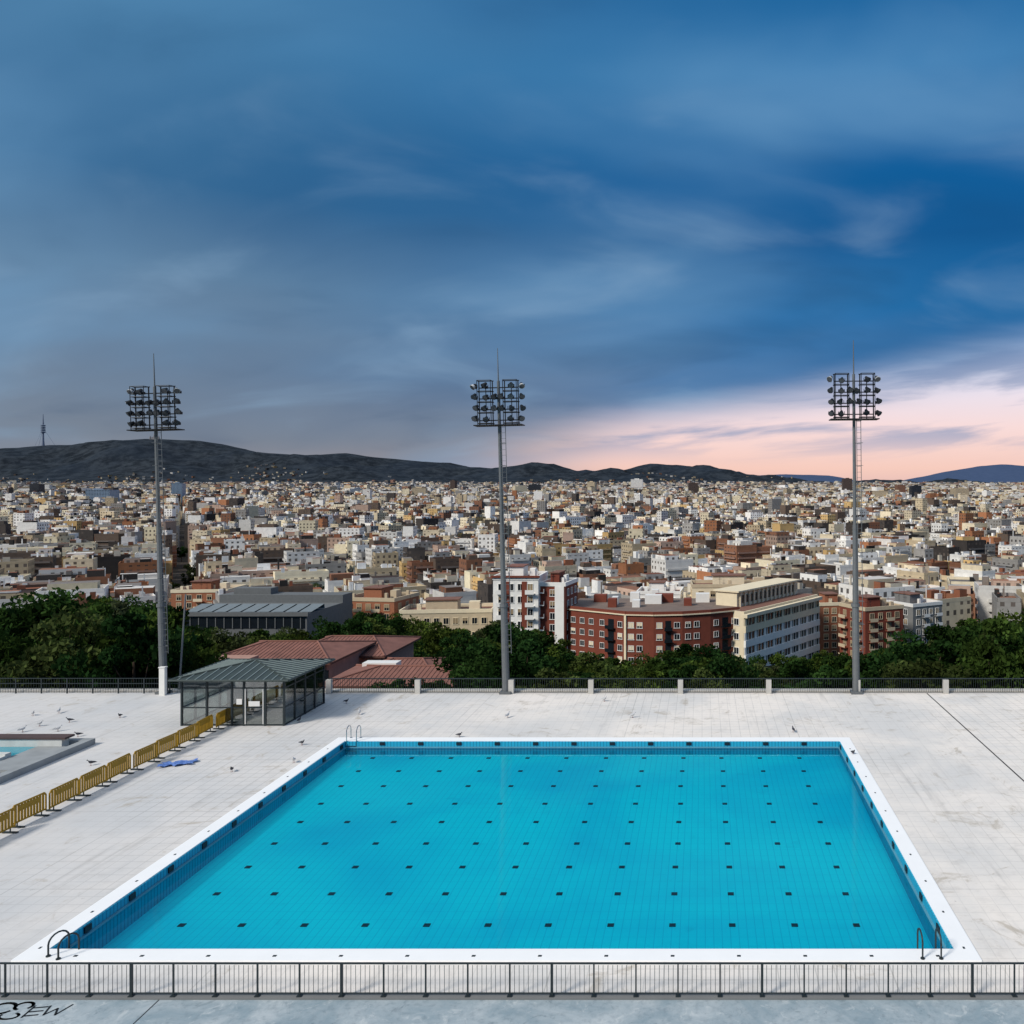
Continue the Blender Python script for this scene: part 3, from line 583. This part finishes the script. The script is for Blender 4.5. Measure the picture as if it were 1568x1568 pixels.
m=bpy.data.materials.new('apron_concrete'); b=NB(nt(m)); g=b.pos(); n1=b.noise(g,0.5,7,0.65,0.6); n2=b.noise(g,5,6,0.7); n4=b.noise(g,1.7,7,0.75,1.0)
c=b.mix(b.sm(n1,0.3,0.7),s2l((134,152,160)),s2l((182,190,192))); c=b.mix(b.m('MULTIPLY',b.sm(n2,0.45,0.75),0.5),c,s2l((110,124,132)))
c=b.mix(b.m('MULTIPLY',b.sm(n4,0.55,0.66),0.5),c,s2l((206,210,208))); c=b.mix(b.m('MULTIPLY',b.sm(n4,0.42,0.32),0.5),c,s2l((92,106,114))); pbr(b,c,0.85,bump=n2,bs=0.3)
q=MB(); q.box(-80,55,8,21.1,-0.4,0.02); q.obj('concrete_apron',[m])
q=MB(); q.box(-80,55,21.1,21.3,-0.4,0.06); q.obj('kerb',[M_grey])
xj=(245-CX)/780*H
q=MB(); [q.box(xj+k,xj+k+0.03,9,21.1,0.0201,0.024) for k in (-7.2,0,)]; q.obj('apron_joints',[mat('joint_grey',(60,64,66),0.9)])
q=MB(); Yf=21.2; z0=0.06; hf=0.80
xs_=np.arange(-30,22,1.05)
for i,X in enumerate(xs_):
    r=0.030 if i%5==0 else 0.018; q.box(X-r,X+r,Yf-r,Yf+r,z0,z0+hf)
    q.box(X-0.06,X+0.06,Yf-0.06,Yf+0.06,z0,z0+0.02)
    if i<len(xs_)-1:
        for k in range(1,9):
            xx=X+k*1.05/9+random.uniform(-.004,.004); q.cyl((xx,Yf,z0+0.08),(xx+random.uniform(-.006,.006),Yf,z0+hf-0.03),0.007,n=5,cap=False)
q.box(-30,22,Yf-0.02,Yf+0.02,z0+hf,z0+hf+0.035); q.box(-30,22,Yf-0.012,Yf+0.012,z0+0.06,z0+0.085)
q.obj('foreground_railing',[M_dk])
q=MB()
def rib(pts,w_=0.05):
    for (ax,ay),(bx,by) in zip(pts[:-1],pts[1:]):
        d=Vector((bx-ax,by-ay)); 
        if d.length<1e-4: continue
        d.normalize(); nn_=Vector((-d.y,d.x))*w_/2; e_=d*w_*0.4
        q.add([(ax-nn_.x-e_.x,ay-nn_.y-e_.y,0.0245),(bx-nn_.x+e_.x,by-nn_.y+e_.y,0.0245),(bx+nn_.x+e_.x,by+nn_.y+e_.y,0.0245),(ax+nn_.x-e_.x,ay+nn_.y-e_.y,0.0245)],[(0,1,2,3)])
def arc(cx,cy,rx,ry,a0,a1,n=18): return [(cx+rx*math.cos(math.radians(a0+(a1-a0)*k/n)),cy+ry*math.sin(math.radians(a0+(a1-a0)*k/n))) for k in range(n+1)]
rib(arc(-17.1,20.75,0.28,0.22,20,330),0.08); rib(arc(-16.65,20.85,0.2,0.15,-30,250),0.07); rib(arc(-16.7,20.45,0.22,0.12,60,-200),0.06)
for k in range(3): rib([(-16.35,20.45+k*0.16),(-16.05,20.5+k*0.16)],0.05)
rib([(-16.35,20.4),(-16.38,20.85)],0.05); rib([(-16.0,20.85),(-15.9,20.5),(-15.75,20.75),(-15.62,20.5),(-15.5,20.9)],0.05)
q.obj('graffiti',[mat('spray_paint',(24,28,30),0.7)])
q=MB(); p_=MB(); Yf=52.95
for px in (504,640,777,905,1042,1177,1313,1448,1585,1720): X=gx(px+ (6 if px==777 else 0),Yf); p_.box(X-0.16,X+0.16,Yf-0.14,Yf+0.14,0,0.86)
for X in np.arange(gx(504,Yf),45,0.14): q.cyl((X,Yf,0.08),(X,Yf,0.9),0.012,n=4,cap=False)
q.box(gx(504,Yf),45,Yf-0.03,Yf+0.03,0.9,0.95); q.box(gx(504,Yf),45,Yf-0.02,Yf+0.02,0.06,0.1)
e=empty('terrace_railing'); q.obj('bars',[M_dk],e); p_.obj('concrete_posts',[mat('post_concrete',(190,186,178),0.8)],e)
q=MB()
for X in np.arange(-78,-28.5,1.6): q.box(X-0.03,X+0.03,Yf-0.03,Yf+0.03,0,0.95)
for zz in (0.3,0.6,0.92): q.box(-78,-28.5,Yf-0.02,Yf+0.02,zz,zz+0.04)
for X in np.arange(-78,-28.5,0.16): q.cyl((X,Yf,0.05),(X,Yf,0.92),0.009,n=4,cap=False)
q.obj('terrace_railing',[M_dk])

# floodlight masts
M_galv=mat('galvanised_steel',(104,107,108),0.6,0.1,0.2,3); M_lampb=mat('lamp_housing',(30,32,34),0.5,0.2,0.2); M_lens=mat('lamp_lens',(80,84,88),0.2,0.1,0.1); M_ltop=mat('lamp_visor_pale',(200,200,198),0.5)
def mast(px,Y,pyb,pyt,rodt,tilt):
    X=gx(px,Y); e=empty('floodlight_mast',(X,Y,0)); e.rotation_euler=(0,tilt,0); P_,L_,N_,H_=MB(),MB(),MB(),MB()
    zb=gz(pyb,Y); ztp=gz(pyt,Y)
    P_.cyl((0,0,-3),(0,0,5.5),0.24,0.21,12); P_.cyl((0,0,5.5),(0,0,10.5),0.18,0.14,12); P_.cyl((0,0,10.5),(0,0,ztp),0.12,0.09,10); P_.cyl((0,0,5.4),(0,0,5.6),0.27,n=12); P_.box(-0.35,0.35,-0.35,0.35,-0.2,0.15)
    P_.cyl((0,0,ztp),(0,0,gz(rodt,Y)),0.045,0.02,6)
    for s in (0.16,0.42): P_.cyl((s,-0.12,2.5),(s-0.02,-0.12,zb),0.022,n=5)
    for k in np.arange(2.6,zb,0.35): P_.cyl((0.16,-0.12,k),(0.42,-0.12,k),0.014,n=4)
    for k in np.arange(3,zb,1.4):
        P_.cyl((0,0,k),(0.42,-0.12,k),0.02,n=4); P_.cyl((0.16,-0.12,k),(0.16,-0.7,k),0.012,n=4); P_.cyl((0.16,-0.7,k),(0.42,-0.7,k),0.012,n=4); P_.cyl((0.42,-0.7,k),(0.42,-0.12,k),0.012,n=4)
    L_.box(-1.5,1.5,-0.5,0.5,zb,zb+0.06)
    hh=ztp-zb
    for cxs in (-0.8,0.8):
        for xx in (-0.42,0.42):
            L_.cyl((cxs+xx,0,zb),(cxs+xx,0,ztp),0.04,n=6)
        L_.cyl((cxs,0,zb),(cxs,0,ztp-0.3),0.03,n=6)
        for xx in (-0.42,0.42): L_.cyl((cxs+xx,-0.5,zb),(cxs+xx,-0.5,ztp),0.024,n=5)
        for r_ in range(5):
            z_=zb+0.15+r_*(hh-0.15)/4; L_.cyl((cxs-0.5,0,z_),(cxs+0.5,0,z_),0.03,n=6); L_.cyl((cxs-0.42,-0.5,z_),(cxs+0.42,-0.5,z_),0.02,n=5)
            for xx in (-0.42,0.42): L_.cyl((cxs+xx,0,z_),(cxs+xx,-0.5,z_),0.02,n=5)
    for r_ in range(4):
        z_=zb+0.4+r_*(hh-0.3)/3.7; L_.cyl((-1.25,0,z_-0.05),(1.25,0,z_-0.05),0.035,n=6)
        for xl in (-1.42,-0.8,-0.22,0.22,0.8,1.42):
            if (r_ in (0,3) and abs(xl)<0.5): continue
            x_=xl+random.uniform(-.07,.07); yw=math.radians(random.uniform(-25,25)+xl*26); d=Vector((math.sin(yw),-math.cos(yw),-0.75+random.uniform(-.25,.1))).normalized(); c0=Vector((x_,-0.15,z_+0.1+random.uniform(-.05,.05)))
            L_.cyl(c0-d*0.14,c0+d*0.02,0.08,0.13,10); (H_ if r_==3 and abs(xl)>1 else L_).cyl(c0+d*0.02,c0+d*0.18,0.13,0.19,12); N_.cyl(c0+d*0.182,c0+d*0.19,0.17,0.17,12)
            L_.box(x_-0.20,x_-0.18,-0.2,-0.1,z_-0.05,z_+0.13); L_.box(x_+0.18,x_+0.20,-0.2,-0.1,z_-0.05,z_+0.13)
            L_.box(x_-0.1,x_+0.1,0.06,0.2,z_-0.08,z_+0.08)
    P_.obj('pole_and_ladder',[M_galv],e); L_.obj('floodlight_rack',[M_lampb],e); N_.obj('floodlight_lenses',[M_lens],e); H_.obj('floodlight_visors',[M_ltop],e)
mast(251,53.0,659,592,541,-0.0304); mast(775,53.0,652,583,533,-0.025); mast(1311,53.0,643,573,521,-0.008)
q=MB(); q.cyl((gx(268,53),53.4,0),(gx(262,53),54.5,6),0.06,0.05); q.obj('bracing_pole',[M_galv])
q=MB(); q.box(-0.17,0.17,-0.12,0.12,0,1.7); q.box(-0.2,0.2,-0.15,0.15,1.7,1.76); o=q.obj('electrical_cabinet',[M_frame]); o.location=(gx(251,52.6),52.5,0.0)

# glazed pavilion
e=empty('glass_pavilion',(0,0,0)); Fm,G,R_,S=MB(),MB(),MB(),MB()
x0,x1,y0,y1=-28.0,-22.5,45.7,50.5; hp=2.5
m=bpy.data.materials.new('pavilion_glass'); b=NB(nt(m)); trn=b.n('ShaderNodeBsdfTransparent'); trn.inputs[0].default_value=(0.70,0.75,0.74,1); gl=b.n('ShaderNodeBsdfGlossy'); gl.inputs['Roughness'].default_value=0.04
n=b.noise(b.pos(),0.8,3); fcf=b.m('MULTIPLY_ADD',n,0.25,0.08); mx=b.n('ShaderNodeMixShader'); b.l(fcf,mx.inputs[0]); b.l(trn.outputs[0],mx.inputs[1]); b.l(gl.outputs[0],mx.inputs[2]); ou=b.n('ShaderNodeOutputMaterial'); b.l(mx.outputs[0],ou.inputs[0]); M_pg=m
def post(x,y,r=0.05): Fm.box(x-r,x+r,y-r,y+r,0,hp)
fx=[x0,x0+1.35,x0+2.7,x0+3.35,x0+4.5,x1]
for X in fx: post(X,y0); post(X,y1)
fy=[y0,y0+1.2,y0+2.4,y0+3.6,y1]
for Y in fy[1:-1]: post(x0,Y); post(x1,Y)
for Y in (y0,y1):
    for z_ in (0.02,0.95,2.0,hp-0.06): Fm.box(x0,x1,Y-0.03,Y+0.03,z_,z_+0.06)
for X in (x0,x1):
    for z_ in (0.02,0.95,2.0,hp-0.06): Fm.box(X-0.03,X+0.03,y0+.05,y1-.05,z_,z_+0.06)
for a,c in zip(fx[:-1],fx[1:]):
    G.box(a+0.06,c-0.06,y0-0.008,y0+0.008,0.09,hp-0.07); G.box(a+0.06,c-0.06,y1-0.008,y1+0.008,0.09,hp-0.07)
for a,c in zip(fy[:-1],fy[1:]): G.box(x1-0.008,x1+0.008,a+0.06,c-0.06,0.09,hp-0.07); G.box(x0-0.008,x0+0.008,a+0.06,c-0.06,0.09,hp-0.07)
S.box(x0+2.95,x0+3.25,y0-0.03,y0-0.012,1.15,1.45); S.box(x0+3.6,x0+4.2,y0-0.03,y0-0.012,1.05,1.32)
S.box(x0+3.42,x0+3.46,y0-0.07,y0-0.03,0.1,2.0); S.box(x0+4.38,x0+4.42,y0-0.07,y0-0.03,0.1,2.0)
Fm.box(x0+0.3,x0+1.2,y1-1.0,y1-0.4,0,1.1); Fm.box(x0+3.6,x0+5.2,y1-0.5,y1-0.1,0,2.0)
ov=0.45; a,c,d_,f_=x0-ov,x1+ov,y0-ov,y1+ov; ap=((a+c)/2,(d_+f_)/2,hp+0.55); ze=hp+0.02
cs=[(a,d_,ze),(c,d_,ze),(c,f_,ze),(a,f_,ze)]
R_.add(cs+[ap],[(0,1,4),(1,2,4),(2,3,4),(3,0,4)]); Fm.box(a,c,d_,f_,hp-0.0,hp+0.015)
for k in range(4):
    p,q2=Vector(cs[k]),Vector(cs[(k+1)%4]); R_.cyl(p+Vector((0,0,.02)),Vector(ap)+Vector((0,0,.02)),0.05,n=5); R_.cyl(p,q2,0.06,n=6)
    mid=(p+q2)/2
    for j in range(1,14):
        tt_=j/14; s0=p.lerp(q2,tt_); fr_=1-abs(tt_-0.5)*2; top=s0.lerp(s0+(Vector(ap)-mid),fr_); R_.cyl(s0+Vector((0,0,.015)),top+Vector((0,0,.015)),0.03,n=4,cap=False,m=1)
Fm.obj('frame',[M_dk],e); G.obj('glass_panels',[M_pg],e); S.obj('signs_and_handles',[M_frame],e)
R_.obj('metal_roof',[mat('roof_metal',(60,70,68),0.6,0.1,0.3,1.5),mat('roof_seams',(140,152,148),0.6,0.1)],e)

# yellow crowd barriers
M_yel=mat('barrier_yellow',(162,124,20),0.6,0,0.3,3)
def barrier(Y,L_=1.62,X=-25.7,yaw=math.pi/2):
    q=MB(); q.xf=T(X+random.uniform(-.08,.08),Y,0,yaw+random.uniform(-0.07,0.07)); hgt=0.86
    pts=[(0.04,0,0.15),(0.04,0,hgt-0.1),(0.12,0,hgt),(L_-0.12,0,hgt),(L_-0.04,0,hgt-0.1),(L_-0.04,0,0.15)]; q.tube(pts,0.035,6)
    q.cyl((0.04,0,0.2),(L_-0.04,0,0.2),0.035,n=6)
    for k in range(1,11): xx=0.04+k*(L_-0.08)/11; q.box(xx-0.045,xx+0.045,-0.014,0.014,0.2,hgt)
    q.box(0.3,L_-0.3,-0.024,-0.0145,0.58,0.8,0)
    for xx in (0.25,L_-0.25): q.box(xx-0.05,xx+0.05,-0.28,0.28,0.005,0.05,1); q.cyl((xx,0,0.05),(xx,0,0.22),0.025,n=6,m=1)
    q.obj('crowd_barrier',[M_yel,M_dk])
for k in range(11): barrier(28.4+k*1.64)

# low tiled basin on the left
e=empty('paddling_basin',(0,0,0)); W,R_,Wt,Tl=MB(),MB(),MB(),MB()
bx0,bx1,by0,by1=-40,-30.3,36.3,42.4
for a in ((bx0,bx1,by0,by0+0.4),(bx0,bx1,by1-0.4,by1),(bx1-0.4,bx1,by0+0.4,by1-0.4),(bx0,bx0+0.4,by0+0.4,by1-0.4)): W.box(*a,0,0.3); 
W.box(bx0+0.41,bx1-1.4,by0+1.4,by0+1.7,0,0.34); Tl.box(bx0+0.4,bx1-1.0,by1-0.9,by1-0.41,0,0.5); R_.box(bx0+0.3,bx1-0.8,by1-0.95,by1-0.3,0.502,0.60)
Wt.box(bx0+0.4,bx1-2.2,by0+1.71,by1-0.91,0,0.14); W.box(bx0+0.4,bx1-0.4,by0+0.4,by0+1.39,0,0.1)
W.box(bx1-2.2,bx1-0.4,by0+1.71,by1-0.91,0,0.16)
for k in range(3): Tl.box(bx1-4.4+k*0.3,bx1-2.21,by0+2.6+k*0.35,by0+2.95+k*0.35,0.141,0.2+k*0.08)
W.obj('basin_walls',[mat('basin_grey',(150,153,153),0.85,0,0.35,1.2)],e); R_.obj('capping',[mat('cap_brown',(84,68,66),0.85)],e); Wt.obj('basin_water',[mat('teal_water',(50,150,168),0.1,0,0.2)],e); Tl.obj('steps',[mat('step_pale',(206,206,200),0.8)],e)
q=MB(); nX,nY=14,8; vs=[]; cx,cy=gx(272,gy(1171)),gy(1171)
for j in range(nY):
    for i in range(nX):
        a=(i/(nX-1)-0.5)*1.3;c=(j/(nY-1)-0.5)*0.6*(1+0.3*math.sin(i*1.1)); vs.append((cx+a+0.1*math.sin(j*1.7),cy+c+0.4*a,0.03+0.07*abs(math.sin(i*0.9+j*1.3))+0.03*random.random()))
q.add(vs,[(j*nX+i,j*nX+i+1,(j+1)*nX+i+1,(j+1)*nX+i) for j in range(nY-1) for i in range(nX-1)]); q.obj('blue_tarpaulin',[mat('tarp_blue',(96,128,190),0.6)])
M_pg1=mat('pigeon_feather_dark',(62,62,68),0.7); M_pg2=mat('gull_feather_white',(190,190,190),0.7); M_leg=mat('bird_leg',(150,80,60),0.7)
def bird(px,py,dark=True,s=1.0):
    Y=gy(py); X=gx(px,Y); q=MB(); q.xf=T(X,Y,0,random.uniform(0,6.28))@Matrix.Scale(s,4); n=10
    prof=[(-0.24,0.13,0.008,0.004),(-0.18,0.135,0.035,0.010),(-0.10,0.15,0.05,0.035),(-0.02,0.165,0.068,0.062),(0.06,0.175,0.065,0.066),(0.11,0.20,0.045,0.05),(0.13,0.245,0.028,0.028),(0.145,0.275,0.028,0.028),(0.17,0.285,0.024,0.024),(0.19,0.28,0.010,0.010),(0.215,0.272,0.003,0.003)]
    vs=[];fs=[]
    for (yy,zz,rx,rz) in prof:
        for i in range(n): t_=2*math.pi*i/n; vs.append((rx*math.cos(t_),yy,zz+rz*math.sin(t_)))
    for k in range(len(prof)-1):
        for i in range(n): fs.append((k*n+i,k*n+(i+1)%n,(k+1)*n+(i+1)%n,(k+1)*n+i))
    q.add(vs,fs)
    for sx in (-1,1):
        q.add([(sx*0.058,0.08,0.2),(sx*0.075,0.02,0.16),(sx*0.06,-0.12,0.13),(sx*0.02,-0.22,0.145),(sx*0.045,-0.08,0.2)],[(0,1,2,3,4)])
        q.cyl((sx*0.025,0.02,0.11),(sx*0.028,0.02,0.005),0.006,n=5,m=1); q.box(sx*0.028-0.004,sx*0.028+0.004,-0.01,0.06,0.0,0.008,1); 
    q.obj('pigeon' if dark else 'gull',[M_pg1 if dark else M_pg2,M_leg],smooth=True)
for p in ((355,1182),(140,1172),(184,1099),(107,1106),(458,1106),(703,1129),(1215,1121),(462,1141),(1306,1156),(120,1128),(530,1077)): bird(*p,True,0.95)
for p in ((88,1120),(550,1094),(777,1099),(968,1099),(50,1096),(60,1112),(34,1121),(90,1092),(925,1074),(450,1168)): bird(*p,False,1.05)
q=MB()
for k in range(14): 
    X=-17+k*1.8; q.box(X-0.05,X+0.05,PY0-0.4,PY0-0.32,0.0505,0.056)
for k in range(10): q.box(PX1+0.25,PX1+0.31,PY0+k*2,PY0+k*2+0.1,0.0505,0.056); q.box(PX0-0.31,PX0-0.25,PY0+k*2,PY0+k*2+0.1,0.0505,0.056)
q.obj('coping_anchors',[M_dk])
